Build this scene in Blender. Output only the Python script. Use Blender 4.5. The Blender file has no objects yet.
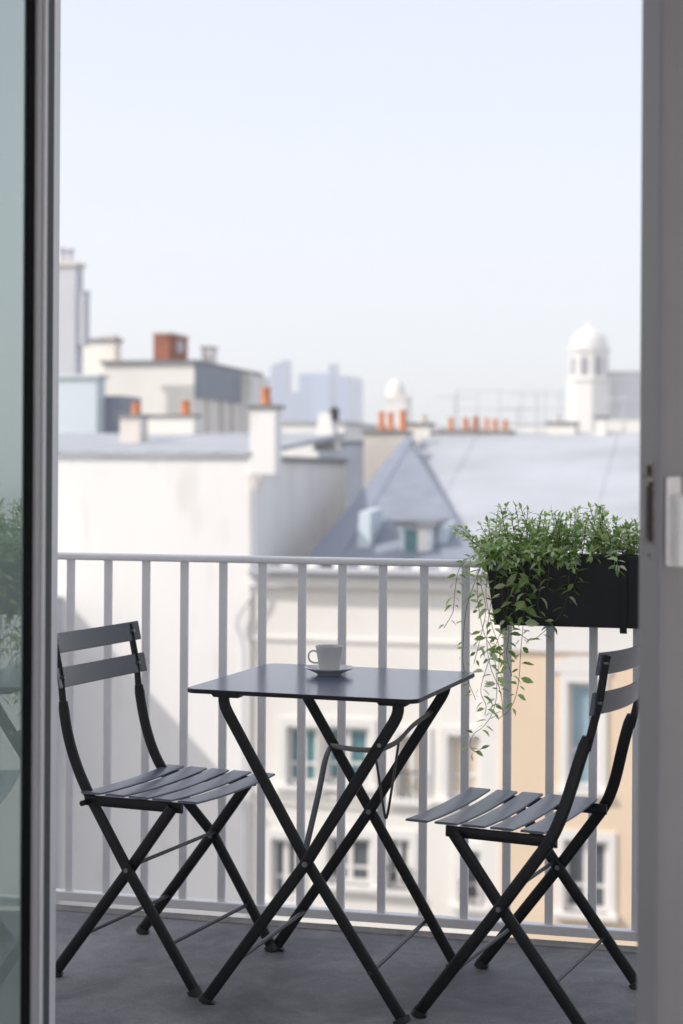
import bpy, bmesh, math, random
from mathutils import Vector, Matrix
rnd = random.Random(7)
scene = bpy.context.scene
COL = scene.collection
R = math.radians

# ------------------------------------------------------------------ camera numbers
F, Y0, RHO, CAMH, CX = 1679.57, 473.57, 0.0056, 1.2649, 341.5
U = Vector((math.cos(-0.2441), math.sin(-0.2441), 0))       # along the street / railing
N = Vector((-U.y, U.x, 0))                                   # across the street
Z = Vector((0, 0, 1))

def W(u, n, z):
    return U * u + N * n + Z * z

def ray(px, py):
    dx, dy = px - CX, py - 512
    c, s = math.cos(RHO), math.sin(RHO)
    a, b = dx * c + dy * s, -dx * s + dy * c
    b -= Y0 - 512
    return Vector((a / F, 1, -b / F))

def A(px, py, D):
    """the point seen at a pixel, at distance D across the street"""
    r = ray(px, py)
    return r * (D / r.dot(N)) + Z * CAMH

def UN(px, py, D):
    p = A(px, py, D)
    return p.dot(U), D, p.z

# ------------------------------------------------------------------ materials
def nt(name):
    m = bpy.data.materials.new(name); m.use_nodes = True
    t = m.node_tree; t.nodes.clear()
    o = t.nodes.new('ShaderNodeOutputMaterial')
    return m, t, o

def mat(name, col, rough=0.5, var=0.12, scale=3.0, bump=0.0, bscale=60.0, metal=0.0, spec=0.5, rvar=0.08, stretch=None, stain=None):
    m, t, o = nt(name)
    b = t.nodes.new('ShaderNodeBsdfPrincipled')
    tc = t.nodes.new('ShaderNodeTexCoord')
    mp = t.nodes.new('ShaderNodeMapping')
    t.links.new(tc.outputs['Object'], mp.inputs[0])
    if stretch: mp.inputs['Scale'].default_value = stretch
    n = t.nodes.new('ShaderNodeTexNoise'); n.inputs['Scale'].default_value = scale; n.inputs['Detail'].default_value = 7; n.inputs['Roughness'].default_value = .62
    t.links.new(mp.outputs[0], n.inputs[0])
    cr = t.nodes.new('ShaderNodeValToRGB')
    lo = [max(0, c * (1 - var)) for c in col]; hi = [min(1, c * (1 + var)) for c in col]
    cr.color_ramp.elements[0].position = .3; cr.color_ramp.elements[1].position = .7
    cr.color_ramp.elements[0].color = (*lo, 1); cr.color_ramp.elements[1].color = (*hi, 1)
    t.links.new(n.outputs[0], cr.inputs[0])
    src = cr.outputs[0]
    if stain:
        n3 = t.nodes.new('ShaderNodeTexNoise'); n3.inputs['Scale'].default_value = stain[1]; n3.inputs['Detail'].default_value = 5
        t.links.new(mp.outputs[0], n3.inputs[0])
        r3 = t.nodes.new('ShaderNodeValToRGB'); r3.color_ramp.elements[0].position = .55; r3.color_ramp.elements[1].position = .75
        r3.color_ramp.elements[1].color = (stain[2],) * 3 + (1,)
        t.links.new(n3.outputs[0], r3.inputs[0])
        mx = t.nodes.new('ShaderNodeMix'); mx.data_type = 'RGBA'
        t.links.new(r3.outputs[0], mx.inputs[0]); t.links.new(src, mx.inputs[6]); mx.inputs[7].default_value = (*stain[0], 1)
        src = mx.outputs[2]
    t.links.new(src, b.inputs['Base Color'])
    rr = t.nodes.new('ShaderNodeMapRange'); rr.inputs[3].default_value = max(.02, rough - rvar); rr.inputs[4].default_value = min(1, rough + rvar)
    t.links.new(n.outputs[0], rr.inputs[0]); t.links.new(rr.outputs[0], b.inputs['Roughness'])
    b.inputs['Metallic'].default_value = metal
    b.inputs['Specular IOR Level'].default_value = spec
    if bump:
        n2 = t.nodes.new('ShaderNodeTexNoise'); n2.inputs['Scale'].default_value = bscale; n2.inputs['Detail'].default_value = 4
        t.links.new(tc.outputs['Object'], n2.inputs[0])
        bp = t.nodes.new('ShaderNodeBump'); bp.inputs['Strength'].default_value = bump; bp.inputs['Distance'].default_value = .01
        t.links.new(n2.outputs[0], bp.inputs['Height']); t.links.new(bp.outputs[0], b.inputs['Normal'])
    t.links.new(b.outputs[0], o.inputs[0])
    return m

M = {}
M['paint'] = mat('anthracite_paint', (.011, .011, .013), .42, .10, 8, spec=.35)  # legs and table rim: anthracite darkened to hold their shade
M['tablepaint'] = mat('anthracite_table_paint', (.095, .118, .185), .19, .05, 3, spec=.8, rvar=.03)  # same anthracite lightened, the mirrored sky put into the colour
M['slat'] = mat('anthracite_slat_paint', (.100, .115, .160), .33, .06, 3, spec=.8, rvar=.03)  # same anthracite as the legs, sky brightness painted into the slats
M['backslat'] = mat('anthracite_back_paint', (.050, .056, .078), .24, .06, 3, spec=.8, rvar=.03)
M['rod'] = mat('steel_rod', (.05, .05, .055), .35, .12, 20, metal=.3)
M['glide'] = mat('foot_glide', (.03, .03, .032), .5)
M['bolt'] = mat('bolt_metal', (.25, .25, .26), .35, metal=.8)
M['rail'] = mat('railing_paint', (.88, .87, .885), .42, .06, 6, .05, 300)
M['porcelain'] = mat('porcelain', (.62, .61, .60), .18, .02, 5)
M['coffee'] = mat('coffee', (.03, .015, .008), .15)
M['planter'] = mat('planter_plastic', (.006, .006, .009), .5, .2, 12, .05, 400)
M['soil'] = mat('soil', (.03, .022, .016), .95, .5, 60, .8, 120)
M['doorwhite'] = mat('door_paint', (.74, .73, .75), .38, .04, 4, .03, 300)
M['doorleaf'] = mat('door_leaf_paint', (.30, .295, .31), .38, .05, 4, .03, 300)
M['doorgrey'] = mat('door_grey_profile', (.42, .41, .43), .4, .05, 4)
M['gasket'] = mat('rubber_gasket', (.004, .004, .005), .9, .1, 20, spec=.1)
M['sealgrey'] = mat('grey_seal', (.10, .10, .105), .7, .1, 20, spec=.2)  # tone of the shaded gap beside the open leaf
M['handle'] = mat('handle_paint', (.90, .89, .89), .3, .03, 10)
M['lock'] = mat('lock_steel', (.30, .27, .26), .35, .35, 60, metal=.8, stain=((.06, .025, .015), 60, 1.0))
M['lockdark'] = mat('lock_recess', (.03, .018, .015), .6, .3, 60)
M['plaster'] = mat('room_plaster', (.88, .875, .87), .8, .03, 2, .1, 80)
M['parquet'] = mat('room_floor', (.48, .465, .45), .45, .25, 3, stretch=(1, 12, 1))
M['ownwall'] = mat('facade_render', (.80, .78, .75), .85, .06, 1.2, .2, 60)

M['white_wall'] = mat('white_render', (.85, .825, .79), .85, .05, .25, .15, 20, stain=((.66, .62, .57), 1.1, .75), stretch=(1, 1, .35))
M['cream_wall'] = mat('cream_render', (.83, .795, .73), .85, .05, .3, .15, 20, stain=((.74, .67, .58), .4, .5), stretch=(1, 1, .4))
M['peach_wall'] = mat('peach_render', (.76, .60, .44), .85, .05, .3, .15, 20)
M['beige_wall'] = mat('beige_render', (.70, .645, .58), .85, .07, .4, .15, 20, stain=((.44, .40, .36), .5, .6), stretch=(1, 1, .4))
M['grey_wall'] = mat('grey_render', (.58, .58, .61), .85, .05, .3, .1, 20)
M['bluewhite'] = mat('blue_white_sheet', (.60, .67, .70), .6, .05, .4)
M['trim'] = mat('white_trim', (.78, .75, .71), .7, .04, .8)
M['zinc'] = mat('zinc_roof', (.42, .435, .46), .6, .15, .55, .05, 10, metal=.0, stretch=(.5, 1, 1))
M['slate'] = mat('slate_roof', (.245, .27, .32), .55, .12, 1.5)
M['zincdark'] = mat('weathered_flashing', (.20, .20, .21), .6, .15, 1.2)
M['zincdark2'] = mat('blue_flashing', (.25, .28, .34), .5, .1, 2)
M['terracotta'] = mat('terracotta', (.62, .23, .10), .8, .18, 3)
M['terracotta_sooty'] = mat('terracotta_sooty', (.50, .20, .11), .85, .3, 2, stain=((.16, .10, .08), 1.2, .7))
M['brick'] = mat('red_brick', (.36, .13, .08), .85, .2, 3)
M['glass_teal'] = mat('window_glass_teal', (.10, .22, .24), .12, .15, .8, spec=.7)
M['glass_blue'] = mat('window_glass_blue', (.28, .40, .46), .12, .12, .8, spec=.7)
M['glass_dark'] = mat('window_glass_dark', (.10, .11, .12), .12, .2, .8, spec=.6)
M['shutter'] = mat('beige_shutter', (.66, .56, .45), .7, .06, 1)
M['iron'] = mat('dark_iron', (.05, .05, .05), .5)
M['tower_stone'] = mat('white_stone', (.78, .75, .70), .8, .05, .05)
M['glass_tower'] = mat('tower_glazing', (.05, .12, .28), .35, .12, .02, spec=.6)
M['glass_tower_pale'] = mat('tower_cladding', (.16, .26, .46), .5, .08, .02)
M['asphalt'] = mat('asphalt', (.05, .05, .05), .9, .2, .5)
M['pavement'] = mat('pavement_stone', (.25, .24, .23), .85, .12, .7)

def balcony_floor_mat():
    m, t, o = nt('balcony_concrete')
    b = t.nodes.new('ShaderNodeBsdfPrincipled'); tc = t.nodes.new('ShaderNodeTexCoord')
    n1 = t.nodes.new('ShaderNodeTexNoise'); n1.inputs['Scale'].default_value = 2.2; n1.inputs['Detail'].default_value = 9; n1.inputs['Roughness'].default_value = .65; n1.inputs['Distortion'].default_value = .6
    n2 = t.nodes.new('ShaderNodeTexNoise'); n2.inputs['Scale'].default_value = 130; n2.inputs['Detail'].default_value = 3
    n3 = t.nodes.new('ShaderNodeTexNoise'); n3.inputs['Scale'].default_value = 9; n3.inputs['Detail'].default_value = 6; n3.inputs['Distortion'].default_value = 1.2
    for n in (n1, n2, n3): t.links.new(tc.outputs['Object'], n.inputs[0])
    cr = t.nodes.new('ShaderNodeValToRGB'); e = cr.color_ramp.elements
    e[0].position = .3; e[0].color = (.115, .114, .124, 1); e[1].position = .72; e[1].color = (.31, .303, .31, 1)
    t.links.new(n1.outputs[0], cr.inputs[0])
    mx = t.nodes.new('ShaderNodeMix'); mx.data_type = 'RGBA'; mx.blend_type = 'OVERLAY'; mx.inputs[0].default_value = .45
    t.links.new(cr.outputs[0], mx.inputs[6]); t.links.new(n3.outputs[0], mx.inputs[7])
    mx2 = t.nodes.new('ShaderNodeMix'); mx2.data_type = 'RGBA'; mx2.blend_type = 'OVERLAY'; mx2.inputs[0].default_value = .30
    t.links.new(mx.outputs[2], mx2.inputs[6]); t.links.new(n2.outputs[0], mx2.inputs[7])
    t.links.new(mx2.outputs[2], b.inputs['Base Color'])
    rr = t.nodes.new('ShaderNodeMapRange'); rr.inputs[3].default_value = .55; rr.inputs[4].default_value = .8
    t.links.new(n3.outputs[0], rr.inputs[0]); t.links.new(rr.outputs[0], b.inputs['Roughness'])
    b.inputs['Specular IOR Level'].default_value = .3
    bp = t.nodes.new('ShaderNodeBump'); bp.inputs['Strength'].default_value = .25; bp.inputs['Distance'].default_value = .004
    t.links.new(n2.outputs[0], bp.inputs['Height']); t.links.new(bp.outputs[0], b.inputs['Normal'])
    t.links.new(b.outputs[0], o.inputs[0])
    return m
M['edge'] = mat('mortar_edge', (.24, .225, .215), .9, .3, 14, .6, 60)
M['balcony'] = balcony_floor_mat()

def leaf_mat():
    m, t, o = nt('leaf')
    b = t.nodes.new('ShaderNodeBsdfPrincipled'); g = t.nodes.new('ShaderNodeNewGeometry')
    cr = t.nodes.new('ShaderNodeValToRGB'); e = cr.color_ramp.elements
    e[0].position = 0; e[0].color = (.14, .24, .07, 1); e[1].position = 1; e[1].color = (.75, .79, .63, 1)
    for p, c in ((.35, (.29, .42, .16, 1)), (.6, (.43, .55, .22, 1)), (.82, (.62, .68, .48, 1))):
        x = e.new(p); x.color = c
    t.links.new(g.outputs['Random Per Island'], cr.inputs[0])
    t.links.new(cr.outputs[0], b.inputs['Base Color']); b.inputs['Roughness'].default_value = .45
    tr = t.nodes.new('ShaderNodeBsdfTranslucent')
    hs = t.nodes.new('ShaderNodeHueSaturation'); hs.inputs['Value'].default_value = 1.5; hs.inputs['Saturation'].default_value = 1.15
    t.links.new(cr.outputs[0], hs.inputs['Color']); t.links.new(hs.outputs[0], tr.inputs[0])
    ms = t.nodes.new('ShaderNodeMixShader'); ms.inputs[0].default_value = .42
    t.links.new(b.outputs[0], ms.inputs[1]); t.links.new(tr.outputs[0], ms.inputs[2]); t.links.new(ms.outputs[0], o.inputs[0])
    return m
M['leaf'] = leaf_mat()
M['stem'] = mat('plant_stem', (.11, .12, .05), .7, .3, 40)

def pane_mat():
    m, t, o = nt('door_glass')
    tr = t.nodes.new('ShaderNodeBsdfTransparent'); tr.inputs[0].default_value = (.55, .66, .62, 1)
    gl = t.nodes.new('ShaderNodeBsdfGlossy'); gl.inputs['Roughness'].default_value = .0; gl.inputs[0].default_value = (.90, 1.0, .97, 1)
    lw = t.nodes.new('ShaderNodeFresnel'); lw.inputs[0].default_value = 9.0
    ms = t.nodes.new('ShaderNodeMixShader')
    t.links.new(lw.outputs[0], ms.inputs[0]); t.links.new(tr.outputs[0], ms.inputs[1]); t.links.new(gl.outputs[0], ms.inputs[2])
    df = t.nodes.new('ShaderNodeBsdfDiffuse'); df.inputs[0].default_value = (.62, .78, .72, 1); m2 = t.nodes.new('ShaderNodeMixShader'); m2.inputs[0].default_value = .32
    t.links.new(ms.outputs[0], m2.inputs[1]); t.links.new(df.outputs[0], m2.inputs[2]); t.links.new(m2.outputs[0], o.inputs[0])
    return m
M['pane'] = pane_mat()

# ------------------------------------------------------------------ mesh helpers
class MB:
    def __init__(s): s.bm = bmesh.new()
    def pts(s, P, faces):
        v = [s.bm.verts.new(p) for p in P]
        for f in faces:
            try: s.bm.faces.new([v[i] for i in f])
            except ValueError: pass
        return s
    def hexa(s, P):
        return s.pts(P, [(3, 2, 1, 0), (4, 5, 6, 7), (0, 1, 5, 4), (1, 2, 6, 5), (2, 3, 7, 6), (3, 0, 4, 7)])
    def obox(s, o, a, b, c):
        """box from corner o with edge vectors a, b, c"""
        o, a, b, c = map(Vector, (o, a, b, c))
        return s.hexa([o, o + a, o + a + b, o + b, o + c, o + a + c, o + a + b + c, o + b + c])
    def sbox(s, u0, u1, n0, n1, z0, z1):
        return s.obox(W(u0, n0, z0), U * (u1 - u0), N * (n1 - n0), Z * (z1 - z0))
    def prism(s, poly, vec):
        k = len(poly); vec = Vector(vec)
        P = [Vector(p) for p in poly] + [Vector(p) + vec for p in poly]
        return s.pts(P, [tuple(range(k))[::-1], tuple(range(k, 2 * k))] + [(i, (i + 1) % k, k + (i + 1) % k, k + i) for i in range(k)])
    def sweep(s, path, side, w, t, k=10, sq=4.0, cap=True):
        """section: w across (in the plane of the path), t along 'side'; superellipse"""
        side = Vector(side).normalized(); path = [Vector(p) for p in path]; rings = []
        ws = w if isinstance(w, (list, tuple)) else [w] * len(path)
        for i, p in enumerate(path):
            d = (path[min(i + 1, len(path) - 1)] - path[max(i - 1, 0)]).normalized()
            q = side.cross(d)
            if q.length < 1e-6: q = d.orthogonal()
            q.normalize(); sd = d.cross(q).normalized()
            ring = []
            for j in range(k):
                a = 2 * math.pi * (j + .5) / k; ca, sa = math.cos(a), math.sin(a)
                x = math.copysign(abs(ca) ** (2 / sq), ca) * ws[i] / 2; y = math.copysign(abs(sa) ** (2 / sq), sa) * t / 2
                ring.append(s.bm.verts.new(p + q * x + sd * y))
            rings.append(ring)
        for a, b in zip(rings, rings[1:]):
            for j in range(k): s.bm.faces.new((a[j], a[(j + 1) % k], b[(j + 1) % k], b[j]))
        if cap: s.bm.faces.new(rings[0][::-1]); s.bm.faces.new(rings[-1])
        return s
    def tube(s, path, r, k=8):
        path = [Vector(p) for p in path]; d = (path[-1] - path[0]).normalized()
        side = d.orthogonal().normalized()
        return s.sweep(path, side, 2 * r, 2 * r, k, 2.0)
    def lathe(s, prof, o=(0, 0, 0), k=32, axis=None):
        o = Vector(o); rings = []
        for r, z in prof:
            if r < 1e-6: rings.append([s.bm.verts.new(o + Z * z)])
            else: rings.append([s.bm.verts.new(o + Vector((r * math.cos(2 * math.pi * j / k), r * math.sin(2 * math.pi * j / k), z))) for j in range(k)])
        for a, b in zip(rings, rings[1:]):
            for j in range(k):
                f = [a[j % len(a)], a[(j + 1) % len(a)], b[(j + 1) % len(b)], b[j % len(b)]]
                f = list(dict.fromkeys(f))
                if len(f) > 2: s.bm.faces.new(f)
        return s
    def build(s, name, m, parent=None, smooth=False, bevel=0, kind=None):
        bmesh.ops.recalc_face_normals(s.bm, faces=s.bm.faces)
        me = bpy.data.meshes.new(name); s.bm.to_mesh(me); s.bm.free()
        if smooth:
            for p in me.polygons: p.use_smooth = True
        o = bpy.data.objects.new(name, me); COL.objects.link(o)
        me.materials.append(M[m] if isinstance(m, str) else m)
        if parent is not None:
            o.parent = parent
            root = parent
            o.matrix_parent_inverse = world_of(parent).inverted()
        if bevel:
            b = o.modifiers.new('bevel', 'BEVEL'); b.width = bevel; b.segments = 2; b.limit_method = 'ANGLE'; b.angle_limit = R(40)
        if smooth:
            try:
                me.set_sharp_from_angle(angle=R(40))
            except Exception: pass
        if kind: o['kind'] = kind
        return o

def world_of(o):
    m = o.matrix_parent_inverse @ o.matrix_basis if o.parent else o.matrix_basis
    return world_of(o.parent) @ m if o.parent else m.copy()

def thing(name, label, cat, loc, group=None):
    o = bpy.data.objects.new(name, None); COL.objects.link(o); o.location = loc
    o.empty_display_size = .1
    o['label'] = label; o['category'] = cat
    if group: o['group'] = group
    return o

def catmull(P, k=6):
    P = [Vector(p) for p in P]; out = []
    for i in range(len(P) - 1):
        p0, p1, p2, p3 = P[max(i - 1, 0)], P[i], P[i + 1], P[min(i + 2, len(P) - 1)]
        for j in range(k):
            t = j / k
            out.append(.5 * ((2 * p1) + (p2 - p0) * t + (2 * p0 - 5 * p1 + 4 * p2 - p3) * t * t + (-p0 + 3 * p1 - 3 * p2 + p3) * t ** 3))
    out.append(P[-1]); return out

# ------------------------------------------------------------------ balcony, room, own building
GZ = -17.0
gb = MB(); gb.pts([(-4000, -4000, GZ), (4000, -4000, GZ), (4000, 9000, GZ), (-4000, 9000, GZ)], [(0, 1, 2, 3)]); gb.build('ground', 'pavement', kind='structure')
rb = MB(); rb.pts([W(-300, 12, GZ + .004), W(300, 12, GZ + .004), W(300, 29, GZ + .004), W(-300, 29, GZ + .004)], [(0, 1, 2, 3)]); rb.build('road', 'asphalt', kind='structure')
pv = MB(); pv.sbox(-300, 300, 29, 36.5, GZ - .1, GZ + .13); pv.sbox(-300, 300, 4.5, 12, GZ - .1, GZ + .13); pv.build('pavement', 'pavement', kind='structure')

RN = 4.5853                       # railing line across the street
FE = RN - .03                     # edge of the floor
IN, OUT = 2.95, 3.20              # own facade, inside and outside face
OL, OR_, DH = A(59, 512, 3.10).dot(U), .50, 2.42   # door opening

fl = MB(); fl.sbox(-3.2, 3.0, OUT + .0, FE, -.16, 0); flo = fl.build('balcony_floor', 'balcony', kind='structure', bevel=.006)

es_ = MB(); es_.sbox(-3.2, 3.0, FE - .055, FE + .003, -.03, .004); es_.build('floor_edge', 'edge', kind='structure', bevel=.004)
apt = thing('apartment_building', 'rendered apartment building whose balcony and open door the picture is taken from', 'building', W(0, 3, 0))
w = MB()
w.sbox(-9, OL - .06, IN, OUT, -.2, 3.6); w.sbox(OR_ + .06, 9, IN, OUT, -.2, 3.6); w.sbox(OL - .06, OR_ + .06, IN, OUT, DH + .06, 3.6)
w.sbox(-9, 9, IN, OUT, GZ, -.203)
w.build('wall', 'ownwall', apt)
r = MB(); r.sbox(-4.5, 3.2, -2.6, IN - .003, -.2, 0); r.build('room_floor', 'parquet', apt)
r = MB(); r.sbox(-4.5, 3.2, .0, IN - .003, 2.65, 2.85); r.sbox(-4.5, 3.2, -2.6, -2.2, 2.65, 2.85); r.sbox(-4.5, -3.6, -2.2, .0, 2.65, 2.85); r.sbox(2.4, 3.2, -2.2, .0, 2.65, 2.85); r.build('room_ceiling', 'plaster', apt)  # unseen ceiling, opening cut in it so sun brightens the room
r = MB(); r.sbox(3.203, 3.4, -2.8, IN - .003, -.2, 2.85)
r.sbox(-4.7, -4.503, -2.8, -2.2, -.2, 2.85); r.sbox(-4.7, -4.503, 1.2, IN - .003, -.2, 2.85); r.sbox(-4.7, -4.503, -2.2, 1.2, -.2, .25); r.sbox(-4.7, -4.503, -2.2, 1.2, 2.45, 2.85)  # wide unseen side window, added to let sunlight into the room
r.sbox(-4.5, -4.2, -2.8, -2.603, 0, 2.65); r.sbox(2.9, 3.2, -2.8, -2.603, 0, 2.65); r.sbox(-4.2, 2.9, -2.8, -2.603, 0, .2); r.sbox(-4.2, 2.9, -2.8, -2.603, 2.5, 2.65)  # unseen rear wall left mostly open to brighten the door
r.build('room_wall', 'plaster', apt)
r = MB(); r.sbox(-4.5, OL - .063, IN - .012, IN - .002, .002, 2.648); r.build('wall_lining', 'plaster', apt)
r = MB(); r.sbox(OR_ + .063, 3.2, IN - .012, IN - .002, .002, 2.648); r.build('wall_lining', 'plaster', apt)
r = MB(); r.sbox(-9, 9, .4, OUT + .12, 3.602, 3.75); r.sbox(-9, -3.6, -2.8, .399, 3.602, 3.75); r.sbox(2.4, 9, -2.8, .399, 3.602, 3.75); r.build('roof', 'zinc', apt)  # gap above the ceiling opening, added to let the sun in

# ------------------------------------------------------------------ door: frame and two leaves
fr = thing('door_frame', 'pale grey painted frame lining the balcony door opening', 'door frame', W(-.4, 3.05, 0))
d = MB(); d.sbox(OL - .055, OL, 2.955, 3.10, 0, DH); d.build('jamb', 'doorwhite', fr, bevel=.004)
d = MB(); d.sbox(OR_, OR_ + .055, 2.955, 3.10, 0, DH); d.build('jamb', 'doorwhite', fr, bevel=.004)
d = MB(); d.sbox(OL - .055, OR_ + .055, 2.955, 3.10, DH + .001, DH + .055); d.build('head', 'doorwhite', fr, bevel=.004)
d = MB(); d.sbox(OL + .001, OR_ - .001, 2.96, 3.198, -.05, .012); d.build('sill', 'doorgrey', fr, bevel=.004)
d = MB(); d.sbox(OL - .004, OL + .003, 3.008, 3.060, .013, DH - .002); d.build('seal', 'sealgrey', fr)  # dark strip on the jamb, painted for the shadow gap beside the leaf

def leaf(name, label, corner, dirv, thick, width, hinge_right, parts):
    """corner: inner visible corner on the floor; dirv: along the leaf; thick: vector through the leaf"""
    d_ = Vector(dirv).normalized(); t_ = Vector(thick); c = Vector(corner)
    root = thing(name, label, 'door', c)
    ST, RT = .105, .105
    H = DH - .02; z0 = .03
    parts(root, c, d_, t_, width, ST, z0, H)
    return root

# right leaf (free edge towards the opening, lock and handle on it)
ph = R(20)
Q = Vector((.487, 2.58, 0)); dR = Vector((math.cos(ph), math.sin(ph), 0)); eR = Vector((-math.sin(ph), math.cos(ph), 0))
rl = thing('balcony_door', 'grey white balcony door leaf with a lever handle and steel lock plates on its edge', 'door', Q, 'balcony door leaves')
HZ = DH - .015
d = MB(); d.obox(Q + Z * .03, dR * .112, eR * .060, Z * (HZ - .03)); d.build('stile', 'doorleaf', rl, bevel=.004)
d = MB(); d.obox(Q + Z * .03 + dR * .695, dR * .105, eR * .060, Z * (HZ - .03)); d.build('stile', 'doorleaf', rl, bevel=.004)
d = MB(); d.obox(Q + Z * .03 + dR * .1125, dR * .582, eR * .058, Z * .12); d.build('bottom_rail', 'doorleaf', rl, bevel=.003)
d = MB(); d.obox(Q + Z * (HZ - .105) + dR * .1125, dR * .582, eR * .058, Z * .105); d.build('top_rail', 'doorleaf', rl, bevel=.003)
d = MB(); d.obox(Q + Z * .151 + dR * .1125 + eR * .028, dR * .582, eR * .006, Z * (HZ - .257)); d.build('pane', 'pane', rl)
# small raised bead along the inner corner
d = MB(); d.obox(Q + Z * .03 + dR * .0015 - eR * .0045, dR * .0055, eR * .0065, Z * (HZ - .03)); d.build('bead', 'doorleaf', rl, bevel=.002)
def edge_pt(a, z): return Q - dR * .0 + eR * a + Z * z
def zpix(py, Yd): return CAMH - (py - 473.6 + 1.6) * Yd / F
zl1, zl2 = zpix(458, 2.61), zpix(474, 2.61); zl3, zl4 = zpix(476, 2.61), zpix(541, 2.61)
lk = MB(); lk.obox(edge_pt(.010, zl4 - .002) - dR * .0015, dR * .003, eR * .036, Z * (zl3 - zl4 + .004)); lk.obox(edge_pt(.010, zl2) - dR * .0015, dR * .003, eR * .036, Z * (zl1 - zl2))
lko = lk.build('lock_plate', 'lock', rl, bevel=.0008)
lk = MB(); lk.obox(edge_pt(.0145, zl4 + .004) - dR * .0022, dR * .003, eR * .012, Z * (zl3 - zl4 - .008)); lk.obox(edge_pt(.018, zl2 + .002) - dR * .0022, dR * .003, eR * .014, Z * (zl1 - zl2 - .008)); lk.build('latch_slot', 'lockdark', lko)
lk = MB(); lk.obox(edge_pt(.030, zl4 + .008) - dR * .004, dR * .004, eR * .006, Z * (zl3 - zl4 - .018)); lk.build('latch', 'bolt', lko)
zs = zpix(552, 2.61)
lk = MB(); lk.sweep([edge_pt(.028, zs) - dR * .002, edge_pt(.028, zs) + dR * .001], Z, .008, .008, 12, 2); lk.build('screw', 'lock', rl)
# handle
hz1, hz0 = zpix(473, 2.59), zpix(563, 2.59)
hx = .010
d = MB(); d.obox(Q + dR * hx - eR * .010 + Z * hz0, dR * .026, eR * .010, Z * (hz1 - hz0)); hp = d.build('handle_plate', 'handle', rl, smooth=False, bevel=.0045)
hc = Q + dR * (hx + .0135) - eR * .012 + Z * (hz1 - .036)
d = MB(); d.sweep(catmull([hc + eR * .002, hc - eR * .014, hc - eR * .022 - Z * .010, hc - eR * .023 - Z * .05, hc - eR * .018 - Z * .100], 6), dR, .017, .021, 12, 3)
d.build('handle_lever', 'handle', hp, smooth=True)

# left leaf (folded back into the room, seen almost along its glass)
Hc = Vector((-.5195, 2.93, 0)); dL = Vector((-.175, -.985, 0)).normalized(); eL = Vector((-dL.y, dL.x, 0)).normalized()   # eL points right, to the glass side seen
ll = thing('balcony_door', 'open glazed balcony door leaf with black gasket mirroring the terrace', 'door', Hc, 'balcony door leaves')
ow = Hc
d = MB(); d.obox(ow + Z * .03, dL * .036, -eL * .055, Z * (HZ - .03)); d.build('stile', 'doorgrey', ll, bevel=.004)
d = MB(); d.obox(ow + Z * .03 + dL * .002, dL * .012, eL * .005, Z * (HZ - .03)); d.build('bead', 'doorwhite', ll, bevel=.0015)
d = MB(); d.obox(ow + Z * .12 + dL * .0365 - eL * .006, dL * .037, -eL * .018, Z * (HZ - .22)); d.build('gasket', 'gasket', ll)
d = MB(); d.obox(ow + Z * .03 + dL * .70, dL * .10, -eL * .055, Z * (HZ - .03)); d.build('stile', 'doorgrey', ll, bevel=.004)
d = MB(); d.obox(ow + Z * .03 + dL * .0365, dL * .663, -eL * .053, Z * .09); d.build('bottom_rail', 'doorgrey', ll, bevel=.003)
d = MB(); d.obox(ow + Z * (HZ - .10) + dL * .0365, dL * .663, -eL * .053, Z * .10); d.build('top_rail', 'doorgrey', ll, bevel=.003)
d = MB(); d.obox(ow + Z * .1205 + dL * .0737 - eL * .009, dL * .6255, -eL * .006, Z * (HZ - .221)); d.build('pane', 'pane', ll)

# ------------------------------------------------------------------ railing
rt = thing('balcony_railing', 'light grey painted balcony railing of upright bars', 'railing', W(-.6, RN, 0))
UL, UR = -3.15, 2.95
d = MB(); d.sweep([W(UL, RN, 1.0185), W(UR, RN, 1.0185)], Z, .042, .021, 16, 4); d.build('handrail', 'rail', rt, smooth=True)
d = MB(); d.sbox(UL, UR, RN - .016, RN + .016, .012, .0385); d.build('bottom_rail', 'rail', rt, bevel=.003)
BS, B0 = .1171, -.8151
# fit parameter is the distance along U from the point straight ahead on the railing line
off = Vector((0, 4.7265, 0)).dot(U)
k = -14
proto = None
while k < 36:
    u = off + B0 + BS * k
    if UL + .05 < u < UR - .05:
        if proto is None:
            b = MB(); b.sbox(u - .0115, u + .0115, RN - .0065, RN + .0065, .0385, 1.009); proto = b.build('bar', 'rail', rt, bevel=.002); pu = u
        else:
            c = proto.copy(); COL.objects.link(c); c.parent = rt; c.matrix_parent_inverse = proto.matrix_parent_inverse; c.location = proto.location + U * (u - pu)
    k += 1
for u in (UL + .02, UR - .02):
    d = MB(); d.sbox(u - .02, u + .02, RN - .02, RN + .02, -.15, 1.008); d.build('post', 'rail', rt, bevel=.002)

# ------------------------------------------------------------------ table
TX, TY, TYAW, TH = -.0093, 4.1569, -.3212, .7543
a1 = Vector((math.cos(TYAW), math.sin(TYAW), 0)); a2 = Vector((-a1.y, a1.x, 0))
def T(a, b, z): return Vector((TX, TY, 0)) + a1 * a + a2 * b + Z * z
tb = thing('bistro_table', 'square anthracite metal folding bistro table on crossed legs', 'table', T(0, 0, 0))
def rrect(h, r, k=6):
    P = []
    for cx, cy, a0 in ((h - r, h - r, 0), (-h + r, h - r, 90), (-h + r, -h + r, 180), (h - r, -h + r, 270)):
        for j in range(k + 1):
            a = R(a0 + 90 * j / k); P.append((cx + r * math.cos(a), cy + r * math.sin(a)))
    return P
d = MB(); P = rrect(.2865, .030)
d.prism([T(x, y, TH - .0105) for x, y in P], Z * .0095); d.build('rim', 'paint', tb, bevel=.0012)  # darker copy of the top's paint: edge shade is in the colour
d = MB(); P = rrect(.2853, .029)
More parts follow.
